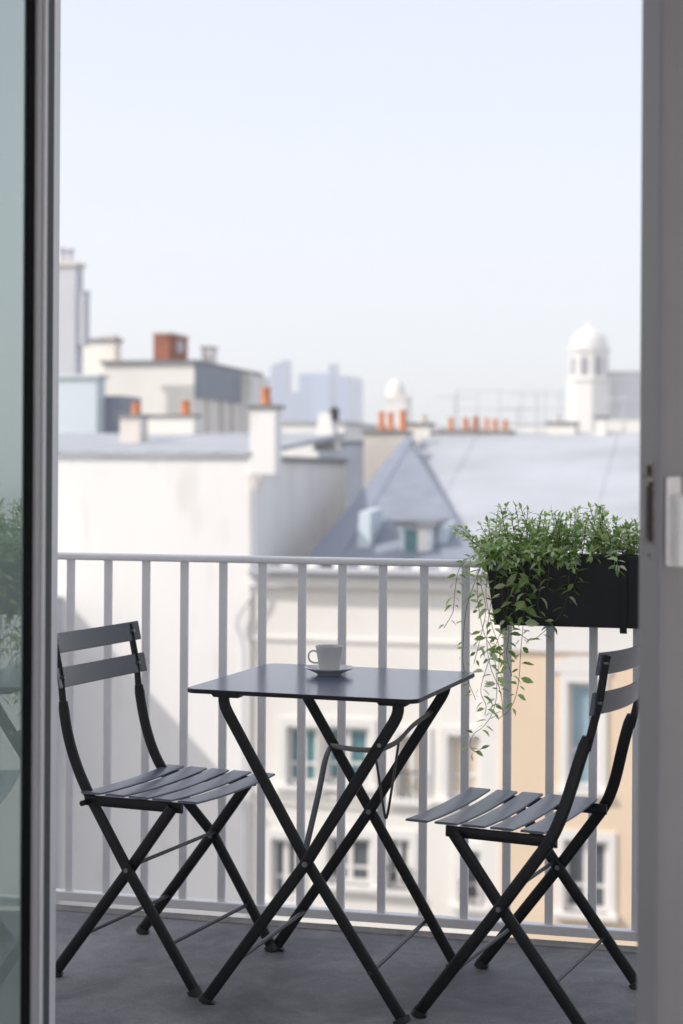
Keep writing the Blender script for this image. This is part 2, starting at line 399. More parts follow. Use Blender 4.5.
d.prism([T(x, y, TH - .0012) for x, y in P], Z * .0012); d.build('tabletop', 'tablepaint', tb)
wl, dl = .2405, .2375
# legs: two crossed pairs
def cross_at(b): return (.008, .353) if b < 0 else (.014, .386)
def top_at(sx, b): return -sx * .207 + (.013 if b < 0 else .032 if sx > 0 else 0)
def leg_path(sx, b):      # foot at sx*wl, top at the other side
    cx, cz = cross_at(b)
    return [T(sx * wl, b, .012), T(cx, b, cz), T(top_at(sx, b), b, .693), T(top_at(sx, b) - sx * .0075, b, .708), T(top_at(sx, b) - sx * .011, b, .722), T(top_at(sx, b) - sx * .011, b, TH - .012)]
for b, s1 in ((-dl, 1), (dl, 1)):
    for sx in (-1, 1):
        bb = b + (.0055 if sx * s1 > 0 else -.0055)
        d = MB(); d.sweep(leg_path(sx, bb), a2, .0275, .010, 12, 4); lg = d.build('leg', 'paint', tb, smooth=True)
        d = MB(); d.sweep([T(sx * (wl + .004), bb, .0), T(sx * (wl - .004), bb, .014)], a2, .042, .02, 12, 3); d.build('foot_cap', 'glide', lg, smooth=True)
    d = MB(); d.sweep([T(cross_at(b)[0], b - .016, cross_at(b)[1]), T(cross_at(b)[0], b + .016, cross_at(b)[1])], Z, .013, .013, 10, 2); d.build('pivot_bolt', 'bolt', tb, smooth=True)
for sx in (-1, 1):
    d = MB(); d.tube([T(sx * wl * (1 - .11 / .345), -dl, .11), T(sx * wl * (1 - .11 / .345), dl, .11)], .0055, 10); d.build('stretcher', 'rod', tb, smooth=True)
    for b in (-dl, dl):
        d = MB(); x = -top_at(-sx, b) * -1 + sx * .012
        d.prism([T(x - sx * .055, b - .014, TH - .0098), T(x + sx * .030, b - .014, TH - .0098), T(x + sx * .018, b - .014, TH - .022), T(x - sx * .045, b - .014, TH - .022)], a2 * .028); d.build('bracket', 'paint', tb, bevel=.001)
    d = MB(); d.sbox(0, 0, 0, 0, 0, 0) if False else None
    d.obox(T(sx * .216 - .010, -dl + .02, TH - .026), a1 * .020, a2 * (2 * dl - .04), Z * .0155); d.build('apron', 'paint', tb, bevel=.001)
# folding stay: flat strap bent between the two leg pairs
def onleg(sx, b, z):
    cx, cz = cross_at(b)
    if z < cz: return T(sx * wl + (cx - sx * wl) * z / cz, b, z)
    return T(cx + (top_at(sx, b) - cx) * (z - cz) / (.693 - cz), b, z)
p1 = onleg(-1, dl - .012, .655); p2 = onleg(-1, -dl + .012, .640)
mid = (p1 + p2) / 2
d = MB(); d.sweep(catmull([p1, p1 * .6 + p2 * .4 - Z * .004, p1 * .3 + p2 * .7 - Z * .018, p2 - Z * .012], 6), a1, .013, .004, 8, 4); d.build('folding_stay', 'paint', tb, smooth=True)
q1 = onleg(-1, -dl + .014, .625); q2 = onleg(1, dl - .014, .553)
d = MB(); d.sweep(catmull([q1, q1 * .55 + q2 * .45 - Z * .004, q2], 6), Z.cross(q2 - q1), .013, .004, 8, 4); d.build('folding_stay', 'paint', tb, smooth=True)
s0 = q2; s1 = onleg(1, -dl + .014, .37)
d = MB(); d.sweep(catmull([s0, s0 * .86 + s1 * .14 + Vector((-.006, 0, .0)), s0 * .5 + s1 * .5 + Vector((-.002, 0, 0)), s1], 6), (s1 - s0).cross(a2), .004, .018, 8, 4); d.build('folding_stay', 'paint', tb, smooth=True)
h0 = A(374, 745, 4.02); h1 = A(385, 815, 4.02); h2 = A(391, 795, 4.02); h3 = A(399, 742, 4.05)
d = MB(); d.tube(catmull([h0, h0 * .5 + h1 * .5, h1 - Z * .0, h1 + Vector((.006, 0, 0)), h2, h3], 5), .0032, 8); d.build('hook', 'rod', tb, smooth=True)
for p in (onleg(-1, -dl - .007, .640), onleg(-1, dl - .020, .655)):
    d = MB(); d.sweep([p - a2 * .004, p + a2 * .004], Z, .010, .010, 10, 2); d.build('rivet', 'bolt', tb, smooth=True)

# ------------------------------------------------------------------ cup and saucer
cc = A(329.5, 671.8, 1); r_ = ray(329.5, 674.6); cupY = (CAMH - TH) / -r_.z; cp = r_ * cupY; cp.z = TH
sa = MB(); sa.lathe([(0, .0055), (.026, .0055), (.030, .0068), (.046, .0125), (.060, .0178), (.0625, .0192), (.0632, .0182), (.061, .0160), (.047, .0100), (.032, .0030), (.0300, .0), (.027, .0), (.026, .002), (0, .002)], (0, 0, 0), 48)
so = sa.build('saucer', 'porcelain', None, smooth=True); so.location = cp + Z * .0002
so['label'] = 'round white porcelain saucer lying on the bistro table'; so['category'] = 'saucer'
cup = thing('coffee_cup', 'white porcelain espresso cup standing on the saucer', 'cup', cp + Z * .0062)
c0 = cp + Z * .0060
c = MB(); c.lathe([(0, .0), (.021, .0), (.0232, .0012), (.0250, .005), (.0302, .036), (.0347, .0622), (.0356, .0662), (.0350, .0673), (.0340, .0664), (.0324, .0615), (.0280, .036), (.0222, .008), (.018, .0045), (0, .0042)], c0, 48); c.build('cup_body', 'porcelain', cup, smooth=True)
hd = Vector((-1, -.05, 0)).normalized()
def hp_(x, z): return c0 + hd * x + Z * z
c = MB(); c.sweep(catmull([hp_(.0320, .052), hp_(.041, .0550), hp_(.0495, .0510), hp_(.0530, .042), hp_(.0515, .033), hp_(.0450, .0262), hp_(.036, .0240), hp_(.0270, .0250)], 6), hd.cross(Z), .0045, .010, 12, 2.5); c.build('handle', 'porcelain', cup, smooth=True)
c = MB(); c.lathe([(0, .0520), (.0295, .0520)], c0, 40); c.build('coffee', 'coffee', cup)

# ------------------------------------------------------------------ chairs
def make_chair(g, label):
    yaw = g['yaw']; fx = Vector((math.cos(yaw), math.sin(yaw), 0)); fy = Vector((-fx.y, fx.x, 0)); o = Vector((g['X'], g['Y'], 0))
    def C(x, y, z): return o + fx * x + fy * y + Z * z
    t = thing('folding_chair', label, 'chair', o, 'folding chairs at the table')
    zs = g['zs']; xb, xf = g['xsb'], g['xsf']
    sA = (g['xc'] - g['xAf']) / g['zc']; sB = (g['xc'] - g['xBf']) / g['zc']     # dx/dz of the two legs
    hA, hB, hC, hU = g['wA'] / 2, g['wB'] / 2, g['wC'] / 2, g['wU'] / 2
    zr = zs - .022                                            # seat rail level
    for sd in (-1, 1):
        yo = sd * (hC + .006); yi = sd * (hC - .006)
        # rear leg that runs on up as the back upright
        xr = g['xAf'] + sA * zr - g.get('bk', 0)
        p = [C(g['xAf'], sd * hA, .012), C(g['xc'], yo, g['zc']), C(g['xAf'] + sA * (zr - .02) - g.get('bk', 0), sd * (hU * g.get('bu', 0) + (hC + .006) * (1 - g.get('bu', 0))), zr - .02)]
        xk, zk = g['xk'], g['zk']
        P0 = p[2]; es = (g['xl'] - xk) / (g['zl'] - zk); P3 = C(xk, sd * hU, zk)
        P1 = P0 + (P0 - p[1]).normalized() * .085; P2 = C(xk - es * .11, sd * (hU * .85 + hC * .15), zk - .11)
        up = [P0 * (1 - q) ** 3 + P1 * 3 * q * (1 - q) ** 2 + P2 * 3 * q * q * (1 - q) + P3 * q ** 3 for q in [i / 16 for i in range(17)]]
        m_ = MB(); m_.sweep(p[:2] + up, fy, [.0285] * (len(up) + 1) + [.023], .0145, 12, 3.2); la = m_.build('leg', 'paint', t, smooth=True)
        m_ = MB(); m_.sweep([C(g['xAf'] + .004, sd * hA, 0), C(g['xAf'] - .005, sd * hA, .016)], fy, .036, .023, 12, 3); m_.build('foot_glide', 'glide', la, smooth=True)
        m_ = MB(); m_.sweep([C(xk + .002, sd * hU, zk - .03), C(g['xl'], sd * hU, g['zl']), C(g['xt'], sd * hU, g['zt']), C(g['xt'] - .004, sd * hU, g['zt'] + .018)], fy, .019, .006, 10, 4); m_.build('back_upright', 'paint', t, smooth=True)
        # front leg
        xfT = g['xBf'] + sB * zr
        m_ = MB(); m_.sweep([C(g['xBf'], sd * hB, .012), C(g['xc'], yi, g['zc']), C(xfT, yi, zr)], fy, .0285, .0145, 12, 3.2); lb = m_.build('leg', 'paint', t, smooth=True)
        m_ = MB(); m_.sweep([C(g['xBf'] - .004, sd * hB, 0), C(g['xBf'] + .005, sd * hB, .016)], fy, .036, .023, 12, 3); m_.build('foot_glide', 'glide', lb, smooth=True)
        m_ = MB(); m_.sweep([C(xr - .012, yi - sd * .012, zr - .002), C(xfT + .022, yi - sd * .012, zr + .000)], fy, .026, .009, 10, 4); m_.build('seat_rail', 'paint', t, smooth=True)
        m_ = MB(); m_.sweep([C(g['xc'], yo + sd * .011, g['zc']), C(g['xc'], yi - sd * .010, g['zc'])], Z, .012, .012, 10, 2); m_.build('pivot_bolt', 'bolt', t, smooth=True)
        m_ = MB(); m_.sweep([C(xr, yo + sd * .012, zr - .004), C(xr, yi - sd * .020, zr - .004)], Z, .014, .014, 10, 2); m_.build('hinge_pin', 'paint', t, smooth=True)
        for (bx, bz) in ((g['xl'], g['zl']), (g['xt'], g['zt'])):
            m_ = MB(); m_.sweep([C(bx + .012, sd * hU, bz), C(bx - .008, sd * hU, bz)], fy, .009, .009, 10, 2); m_.build('rivet', 'bolt', t, smooth=True)
    # rods
    zc = g['zc'] + .012
    m_ = MB(); m_.tube([C(g['xc'] + .012, -hC, zc), C(g['xc'] + .012, hC, zc)], .0048, 10); m_.build('stretcher', 'rod', t, smooth=True)
    zz = .115
    m_ = MB(); m_.tube([C(g['xAf'] + sA * zz, -hA, zz), C(g['xAf'] + sA * zz, hA, zz)], .0048, 10); m_.build('stretcher', 'rod', t, smooth=True)
    m_ = MB(); m_.tube([C(g['xBf'] + sB * zz, -hB, zz), C(g['xBf'] + sB * zz, hB, zz)], .0048, 10); m_.build('stretcher', 'rod', t, smooth=True)
    # seat slats, sagging a little across the width
    n = 5; pitch = (xf - xb) / n; hs = g['ws'] / 2; wd = pitch - .0115
    for i in range(n):
        x = xb + pitch * (i + .5) + (-.005 if i == 0 else .005 if i == n - 1 else 0)
        prof = []
        for j in range(15):
            q = -1 + 2 * j / 14
            prof.append(C(x, q * hs, zs - .003 - .0065 * (1 - q * q)))
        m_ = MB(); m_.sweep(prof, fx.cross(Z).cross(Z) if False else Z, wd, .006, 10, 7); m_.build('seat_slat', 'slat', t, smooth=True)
    # back slats, curved away from the sitter
    for (bx, bz, ex) in ((g['xl'], g['zl'], .0), (g['xt'], g['zt'], .0)):
        prof = []
        ln = (g['xt'] - g['xl']) / (g['zt'] - g['zl'])
        upv = Vector(fx * ln + Z).normalized(); fw = upv.cross(fy).normalized()
        if fw.dot(fx) < 0: fw = -fw
        hb = hU + .030
        for j in range(17):
            q = -1 + 2 * j / 16
            prof.append(C(bx + .0095, q * hb, bz) - fw * (.026 * (1 - q * q) - .0))
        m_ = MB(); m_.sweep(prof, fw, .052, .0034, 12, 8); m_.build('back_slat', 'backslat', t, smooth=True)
    return t
GL = {'zs': 0.47, 'xsb': -0.1307, 'xsf': 0.2001, 'ws': 0.4304, 'wA': 0.4204, 'wB': 0.4282, 'xAf': 0.1933, 'xBf': -0.2016, 'xc': 0.0112, 'zc': 0.2896, 'xt': -0.2283, 'zt': 0.8323, 'xl': -0.2092, 'zl': 0.7469, 'xk': -0.2019, 'zk': 0.6859, 'wC': 0.4345, 'wU': 0.3727, 'bk': .026, 'bu': .85, 'X': -0.4397, 'Y': 4.3301, 'yaw': -0.4126}
GR = {'zs': 0.4603, 'xsb': -0.1082, 'xsf': 0.2309, 'ws': 0.4374, 'wA': 0.4297, 'wB': 0.4294, 'xAf': 0.1944, 'xBf': -0.2112, 'xc': -0.0068, 'zc': 0.2783, 'xt': -0.24, 'zt': 0.8447, 'xl': -0.2263, 'zl': 0.7546, 'xk': -0.1998, 'zk': 0.6767, 'wC': 0.4489, 'wU': 0.3865, 'X': 0.4536, 'Y': 4.0275, 'yaw': 2.7147}
make_chair(GL, 'dark folding slatted chair beside the open glass door')
make_chair(GR, 'dark folding slatted chair below the black planter box')

# ------------------------------------------------------------------ planter
PN0, PN1 = RN - .022 - .185, RN - .024
pt = A(485, 555, PN0); pu0 = pt.dot(U); PZ1 = pt.z; PZ0 = A(494, 625, PN0 + .01).z; pu1 = pu0 + .62
pl = thing('planter_box', 'black rectangular planter box hung on the inside of the railing', 'planter', W((pu0 + pu1) / 2, (PN0 + PN1) / 2, PZ0))
tp = .024; tn = .014; th = .004
d = MB()
top = [(pu0, PN0), (pu1, PN0), (pu1, PN1), (pu0, PN1)]; bot = [(pu0 + tp, PN0 + tn), (pu1 - tp, PN0 + tn), (pu1 - tp, PN1), (pu0 + tp, PN1)]
def inset(q, k): return [(q[0][0] + k, q[0][1] + k), (q[1][0] - k, q[1][1] + k), (q[2][0] - k, q[2][1] - k), (q[3][0] + k, q[3][1] - k)]
V = [W(u, n, PZ0) for u, n in bot] + [W(u, n, PZ1) for u, n in top] + [W(u, n, PZ1) for u, n in inset(top, th)] + [W(u, n, PZ0 + .01) for u, n in inset(bot, th)]
d.pts(V, [(3, 2, 1, 0)] + [(i, (i + 1) % 4, 4 + (i + 1) % 4, 4 + i) for i in range(4)] + [(4 + i, 4 + (i + 1) % 4, 8 + (i + 1) % 4, 8 + i) for i in range(4)] + [(8 + i, 8 + (i + 1) % 4, 12 + (i + 1) % 4, 12 + i) for i in range(4)] + [(12, 13, 14, 15)])
d.build('box', 'planter', pl, bevel=.0015)
d = MB()
for (ua, ub, na, nb) in ((pu0 - .004, pu1 + .004, PN0 - .004, PN0 + .002), (pu0 - .004, pu0 + .002, PN0 + .0021, PN1), (pu1 - .002, pu1 + .004, PN0 + .0021, PN1)):
    d.sbox(ua, ub, na, nb, PZ1 - .007, PZ1 + .004)
d.build('rim', 'planter', pl, bevel=.001)
d = MB(); d.pts([W(pu0 + .008, PN0 + .008, PZ1 - .02), W(pu1 - .008, PN0 + .008, PZ1 - .02), W(pu1 - .008, PN1 - .006, PZ1 - .02), W(pu0 + .008, PN1 - .006, PZ1 - .02)], [(0, 1, 2, 3)]); d.build('soil', 'soil', pl)
zbk = A(623, 634, PN0).z
for px in (503.5, 623.5):
    u = A(px, 580, PN0).dot(U)
    d = MB(); d.sweep([W(u, PN0 + tn + .006, zbk), W(u, PN0 + tn - .004, zbk + .004), W(u, PN0 - .008, PZ1 + .004)], U, .003, .019, 10, 6)
    d.sbox(u - .0095, u + .0095, PN0 - .0095, RN + .024, PZ1 + .0035, PZ1 + .0065); d.sbox(u - .0095, u + .0095, RN + .0235, RN + .0265, PZ1 - .03, PZ1 + .0065)
    d.build('bracket', 'planter', pl, bevel=.0008)

# ------------------------------------------------------------------ plants
def add_leaf(mb, p, d, up, L, wd, curl=.25):
    d = d.normalized(); s = d.cross(up)
    if s.length < 1e-4: s = d.orthogonal()
    s.normalize(); nrm = s.cross(d).normalized()
    P = [p, p + d * L * .28 + s * wd * .42 + nrm * wd * .12, p + d * L * .28 - nrm * wd * .04, p + d * L * .28 - s * wd * .42 + nrm * wd * .12,
         p + d * L * .6 + s * wd * .44 + nrm * (wd * .10 - L * curl * .25), p + d * L * .6 - nrm * (wd * .04 + L * curl * .25), p + d * L * .6 - s * wd * .44 + nrm * (wd * .10 - L * curl * .25),
         p + d * L - nrm * L * curl]
    mb.pts(P, [(0, 2, 1), (0, 3, 2), (1, 2, 5, 4), (2, 3, 6, 5), (4, 5, 7), (5, 6, 7)])

def rv(s=1): return Vector((rnd.uniform(-s, s), rnd.uniform(-s, s), rnd.uniform(-s, s)))

def grow(lm, sm, base, d, L, leafL, step, droop=.0, r=.0011, lf_scale=1.0, taper=True):
    p = Vector(base); d = d.normalized(); pts = [p.copy()]; n = max(3, int(L / step)); ang = rnd.uniform(0, 6.28)
    for i in range(n):
        d = (d + rv(.16) - Z * droop).normalized(); p = p + d * step; pts.append(p.copy())
        if i < n * .12: continue
        side = d.orthogonal().normalized(); ang += 1.57 + rnd.uniform(-.4, .4)
        side.rotate(Matrix.Rotation(ang, 3, d))
        f = i / n
        sz = leafL * (1.05 - .45 * f if taper else 1) * rnd.uniform(.65, 1.2)
        for sg in (1, -1):
            if rnd.random() < .12: continue
            ld = (d * rnd.uniform(.25, .8) + side * sg * rnd.uniform(.7, 1.1) + rv(.25)).normalized()
            add_leaf(lm, p + ld * .003, ld, Z + rv(.5), sz, sz * rnd.uniform(.42, .62), rnd.uniform(-.05, .4))
    add_leaf(lm, p, d, Z + rv(.5), leafL * .7, leafL * .3)
    sm.sweep(pts, d.orthogonal(), 2 * r, 2 * r, 5, 2)

def vine(lm, sm, pix, depths, leafL, step=.017, dens=.85):
    """a trailing stem through points given as pixels at true distances across the street"""
    P = [A(x, y, D) for (x, y), D in zip(pix, depths)]
    P = catmull(P, 10); acc = 0; q = [P[0]]
    sm.sweep(P, Vector((.3, 1, .1)), .0017, .0017, 5, 2)
    sgn = 1
    for a, b in zip(P, P[1:]):
        acc += (b - a).length
        if acc > step:
            acc = rnd.uniform(-.3, .3) * step
            d = (b - a).normalized(); sgn = -sgn
            for s_ in ((1, -1) if rnd.random() < .45 else (sgn,)):
                if rnd.random() > dens: continue
                side = Vector((s_ * 1, rnd.uniform(-.7, .7), rnd.uniform(-.3, .5)))
                ld = (side + d * rnd.uniform(.1, .9) + rv(.3)).normalized(); L = 1.35 * leafL * rnd.uniform(.55, 1.25)
                pb = b + ld * .004
                add_leaf(lm, pb, ld, Z + rv(.8), L, L * rnd.uniform(.40, .58), rnd.uniform(0, .45))

def plant(name, label, u0, u1, nst, hmin, hmax, leafL, edge_left=0, vines=(), front=0):
    base = W((u0 + u1) / 2, (PN0 + PN1) / 2, PZ1 - .02)
    t = thing(name, label, 'plant', base, 'plants growing in the planter')
    lm, sm = MB(), MB()
    for i in range(nst):
        u = rnd.uniform(u0, u1); n = rnd.uniform(PN0 + .015, PN1 - .012)
        d = Z + U * rnd.uniform(-.38, .38) + N * rnd.uniform(-.22, .3)
        if u < u0 + .05: d += U * -edge_left * rnd.uniform(.2, 1.2)
        grow(lm, sm, W(u, n, PZ1 - .022), d, rnd.uniform(hmin, hmax), leafL, .0115, droop=.02)
    for i in range(front):       # shoots that lean out over the front rim
        u = u0 + (u1 - u0) * rnd.betavariate(1.3, 1.3)
        grow(lm, sm, W(u, PN0 + .02, PZ1 - .005), Z * .55 - N * rnd.uniform(.5, 1.0) + U * rnd.uniform(-.4, .4), rnd.uniform(.05, .11), leafL * 1.05, .012, droop=.16)
    for pix, dep, lf in vines: vine(lm, sm, pix, dep, lf)
    sm.build('stems', 'stem', t, smooth=True); lm.build('foliage', 'leaf', t)
    return t
f0 = PN0 - .014
uA = pu0 + .005
def lin(a, b, n): return [a + (b - a) * i / (n - 1) for i in range(n)]
V1 = [
 ([(492, 552), (474, 556), (460, 568), (455, 592), (453, 612), (444, 628)], [PN0 + .03, PN0, f0 - .01, f0 - .02, f0 - .02, f0 - .02], .021),
 ([(490, 553), (479, 570), (478, 600), (484, 632), (494, 655), (497, 690), (493, 712), (484, 726), (474, 734), (470, 745), (476, 752), (482, 748)], lin(PN0 + .01, f0 + .02, 12), .021),
 ([(503, 550), (508, 585), (507, 612), (498, 640), (488, 664), (481, 690), (486, 705), (485, 715)], lin(f0, f0 - .01, 8), .022),
 ([(516, 552), (522, 585), (524, 612), (521, 650), (519, 680), (514, 702), (505, 715)], lin(f0 - .005, f0, 7), .024),
 ([(494, 556), (486, 590), (492, 625), (500, 650), (498, 678), (502, 700), (503, 715)], lin(f0, f0 + .01, 7), .022),
 ([(484, 560), (474, 585), (466, 612), (463, 660), (468, 680), (476, 700)], lin(PN0 + .02, PN0 - .02, 6), .015),
 ([(512, 552), (516, 578), (514, 604), (518, 622)], lin(f0, f0, 4), .030),
 ([(527, 552), (530, 575), (526, 600), (531, 618)], lin(f0 - .01, f0 - .01, 4), .030),
 ([(499, 553), (496, 580), (490, 610), (487, 640), (491, 668), (500, 688)], lin(f0, f0 + .01, 6), .022),
 ([(508, 553), (503, 580), (503, 606), (509, 630), (507, 655), (512, 676)], lin(f0, f0, 6), .022),
 ([(487, 556), (481, 580), (486, 610), (480, 640), (474, 664)], lin(PN0 + .01, PN0 - .02, 5), .020),
 ([(522, 551), (518, 572), (521, 590)], lin(f0 - .004, f0 - .004, 3), .030),
 ([(535, 552), (541, 580), (538, 606), (546, 622)], lin(f0, f0, 4), .024),
]
V2 = [
 ([(573, 540), (570, 565), (568, 592), (562, 612), (548, 628), (532, 640), (520, 634)], lin(f0 + .01, f0 - .006, 7), .020),
 ([(560, 545), (572, 558), (577, 575), (571, 590), (566, 600)], lin(f0, f0, 5), .024),
 ([(545, 550), (549, 570), (547, 588)], lin(f0, f0, 3), .026),
]
plant('trailing_plant', 'leafy green plant trailing long vines below the end of the planter', uA, uA + .17, 52, .075, .160, .030, 1.0, V1, 30)
plant('leafy_plant', 'bushy green plant in the middle of the planter with one hanging shoot', uA + .15, uA + .33, 50, .07, .155, .030, 0, V2, 7)
plant('leafy_plant', 'bushy green plant in the planter next to the door with the handle', uA + .33, uA + .60, 64, .06, .120, .031, 0, (), 2)

# ------------------------------------------------------------------ the town
def chimney(mb_parent, px0, px1, ytop, ybot, D, depth, m='beige_wall', pots=(), cap='zincdark', capov=.06, potm='terracotta', name='chimney'):
    u0, _, zt = UN(px0, ytop, D); u1, _, zb = UN(px1, ybot, D)
    d = MB(); d.sbox(u0, u1, D, D + depth, zb, zt); c = d.build(name, m, mb_parent)
    if cap:
        d = MB(); d.sbox(u0 - capov, u1 + capov, D - capov, D + depth + capov, zt, zt + capov * 1.2); d.build('cap', cap, c)
    for (p0, p1, yt) in pots:
        ua = UN(p0, yt, D)[0]; ub = UN(p1, yt, D)[0]; z1 = UN((p0 + p1) / 2, yt, D)[2]; rr = (ub - ua) / 2; cu = (ua + ub) / 2
        zb_ = zt + (capov * 1.2 if cap else 0); h = max(.2, z1 - zb_) * rnd.uniform(.92, 1.10); rr *= rnd.uniform(.92, 1.06)
        d = MB(); d.lathe([(rr * 1.05, 0), (rr * 1.05, h * .1), (rr * .9, h * .14), (rr * .8, h * .85), (rr * .95, h * .88), (rr * .95, h), (rr * .7, h), (rr * .6, h * .5), (0, h * .5)], W(cu, D + depth / 2, zb_), 16)
        d.build('chimney_pot', potm if rnd.random() < .7 or potm != 'terracotta' else 'terracotta_sooty', c, smooth=True)
    return c

def window(parent, px0, px1, y0, y1, D, glass, mull=1, surround=True, sill=True, guard=False, rows=2, recess=.18, wall_front=None):
    u0, _, zt = UN(px0, y0, D); u1, _, zb = UN(px1, y1, D); w_ = u1 - u0
    d = MB(); fw = .09
    d.sbox(u0 - fw * 0, u0 + fw, D + recess - .08, D + recess, zb, zt); d.sbox(u1 - fw, u1, D + recess - .08, D + recess, zb, zt)
    d.sbox(u0 + fw, u1 - fw, D + recess - .08, D + recess, zt - fw, zt); d.sbox(u0 + fw, u1 - fw, D + recess - .08, D + recess, zb, zb + fw * 1.3)
    for i in range(mull):
        um = u0 + w_ * (i + 1) / (mull + 1); d.sbox(um - .06, um + .06, D + recess - .078, D + recess - .004, zb + fw * 1.3, zt - fw)
    for i in range(1, rows):
        zm = zb + (zt - zb) * (.36 if rows == 2 else i / rows); d.sbox(u0 + fw, u1 - fw, D + recess - .07, D + recess - .008, zm - .03, zm + .03)
    f = d.build('window', 'trim', parent)
    d = MB(); d.sbox(u0 + .02, u1 - .02, D + recess - .03, D + recess - .018, zb + .02, zt - .02); d.build('pane', glass, f)
    if surround:
        d = MB(); s = .17
        d.sbox(u0 - s, u0, D - .05, D + .10, zb, zt); d.sbox(u1, u1 + s, D - .05, D + .10, zb, zt); d.sbox(u0 - s, u1 + s, D - .05, D + .10, zt, zt + s * 1.2); d.build('surround', 'trim', f)
    if sill:
        d = MB(); d.sbox(u0 - .22, u1 + .22, D - .16, D + .10, zb - .12, zb); d.build('sill', 'trim', f)
    if guard:
        d = MB(); z2 = zb + (zt - zb) * .42
        d.sbox(u0 - .05, u1 + .05, D - .12, D - .09, z2, z2 + .04); k = int(w_ / .13)
        for i in range(k + 1):
            x = u0 - .03 + (w_ + .06) * i / k; d.sbox(x - .01, x + .01, D - .115, D - .095, zb, z2)
        d.build('guard_rail', 'iron', f)
    return (u0, u1, zb, zt)

def facade(parent, u0, u1, D, z0, z1, holes, m, th=.35, name='wall'):
    """a wall sheet with real window openings: strips around the holes"""
    us = sorted({u0, u1, *[h[0] for h in holes], *[h[1] for h in holes]}); zs_ = sorted({z0, z1, *[h[2] for h in holes], *[h[3] for h in holes]})
    d = MB()
    for a, b in zip(us, us[1:]):
        run = None
        for c_, e in zip(zs_, zs_[1:]):
            mu, mz = (a + b) / 2, (c_ + e) / 2
            solid = not any(h[0] < mu < h[1] and h[2] < mz < h[3] for h in holes)
            if solid: run = (run[0], e) if run else (c_, e)
            if (not solid or e == zs_[-1]) and run: d.sbox(a, b, D, D + th, run[0], run[1]); run = None
    bmesh.ops.remove_doubles(d.bm, verts=d.bm.verts, dist=.0005)
    # drop the inner faces shared by two strips
    seen = {}
    for f in d.bm.faces: seen.setdefault(tuple(sorted(v.index for v in f.verts)) if False else frozenset(f.verts), []).append(f)
    dead = [f for fs in seen.values() if len(fs) > 1 for f in fs]
    bmesh.ops.delete(d.bm, geom=dead, context='FACES')
    return d.build(name, m, parent)

def seam_roof(parent, u0, u1, D0, z0, D1, z1, m='zinc', step=.65, name='roof', th=.12):
    d = MB(); sl = N * (D1 - D0) + Z * (z1 - z0); nn = U.cross(sl).normalized()
    if nn.z < 0: nn = -nn
    d.obox(W(u0, D0, z0) - nn * th, U * (u1 - u0), sl, nn * th)
    x = u0 + step / 2
    while x < u1 - .1:
        d.obox(W(x - .02, D0, z0) + nn * .0, U * .04, sl, nn * .015); x += step
    return d.build(name, m, parent)

# --- white house on the left side of the view
DW = 37.0
uWL, _, zW = UN(30, 457, DW); uWR = UN(251, 457, DW)[0]
uWL -= 3
wh = thing('white_house', 'tall blank white rendered house with grey zinc roof beyond the railing', 'building', W(uWR - 4, 37, GZ))
d = MB(); d.sbox(uWL, uWR, DW, 46, GZ, zW); d.build('wall', 'white_wall', wh)
zb = UN(200, 433, 45.6)[2]
d = MB(); seam_roof(wh, uWL, uWR + .06, DW - .08, zW + .13, 45.9, zb, 'zinc', .8)
d.bm.free()
d = MB(); d.sbox(uWR - .02, uWR + .12, 38.5, 45.95, zW - .06, zW + .06); d.build('gutter', 'zincdark', wh)
chimney(wh, 250, 275, 408, 474, DW - .07, .55, 'white_wall', [(258, 268, 388)])
chimney(wh, 120, 140, 417, 452, 41, .6, 'beige_wall', [(127.5, 137, 403)])
c1 = chimney(wh, 141, 194, 417, 436, 45.5, .5, 'cream_wall', [(178, 188, 401)])
u_, _, z_ = UN(256, 475, DW); d = MB(); d.prism([W(u_ - .2, DW - .06, z_), W(u_ + .18, DW - .06, z_), W(u_ + .05, DW - .06, z_ - .42), W(u_ - .02, DW - .06, z_ - .42)], N * .055); d.build('corbel', 'beige_wall', wh)  # wedge added for the dark drip stain under the chimney
pz = lambda x, y: A(x, y, DW - .14)
d = MB(); d.tube(catmull([pz(256, 476), pz(256, 560), pz(255, 590), pz(241, 612), pz(237, 626), pz(243, 645), pz(244, 700), pz(244, 1000)], 6), .036, 8); d.build('drainpipe', 'grey_wall', wh, smooth=True)
# small roof vent on the zinc roof
vt = MB(); u_, _, z_ = UN(330, 440, 45.5); vt.prism([W(u_ - .35, 45, z_ - .3), W(u_ + .3, 45, z_ - .3), W(u_ + .12, 45, z_ + .75), W(u_ - .18, 45, z_ + .75)], N * .6); vt.build('roof_vent', 'trim', wh)
vt = MB(); u_, _, z_ = UN(335.5, 421, 45.4); vt.lathe([(.12, 0), (.12, .25), (.17, .28), (.0, .42)], W(u_, 45.3, z_), 12); vt.build('vent_cowl', 'iron', wh)

# --- low wing in front of it, mostly behind the door frame: throws the slanting shadow on the white wall
wing = thing('rear_wing', 'plain grey rendered wing standing against the white house', 'building', W(uWL + 1, 34, GZ))
u_, _, z_ = UN(44, 604, 36)
d = MB(); d.sbox(u_ - 6, u_, 34, DW - .01, GZ, z_); d.build('wall', 'grey_wall', wing)
d = MB(); d.sbox(u_ - 6.05, u_ + .03, 33.9, DW - .02, z_ + .001, z_ + .12); d.build('roof', 'zinc', wing)

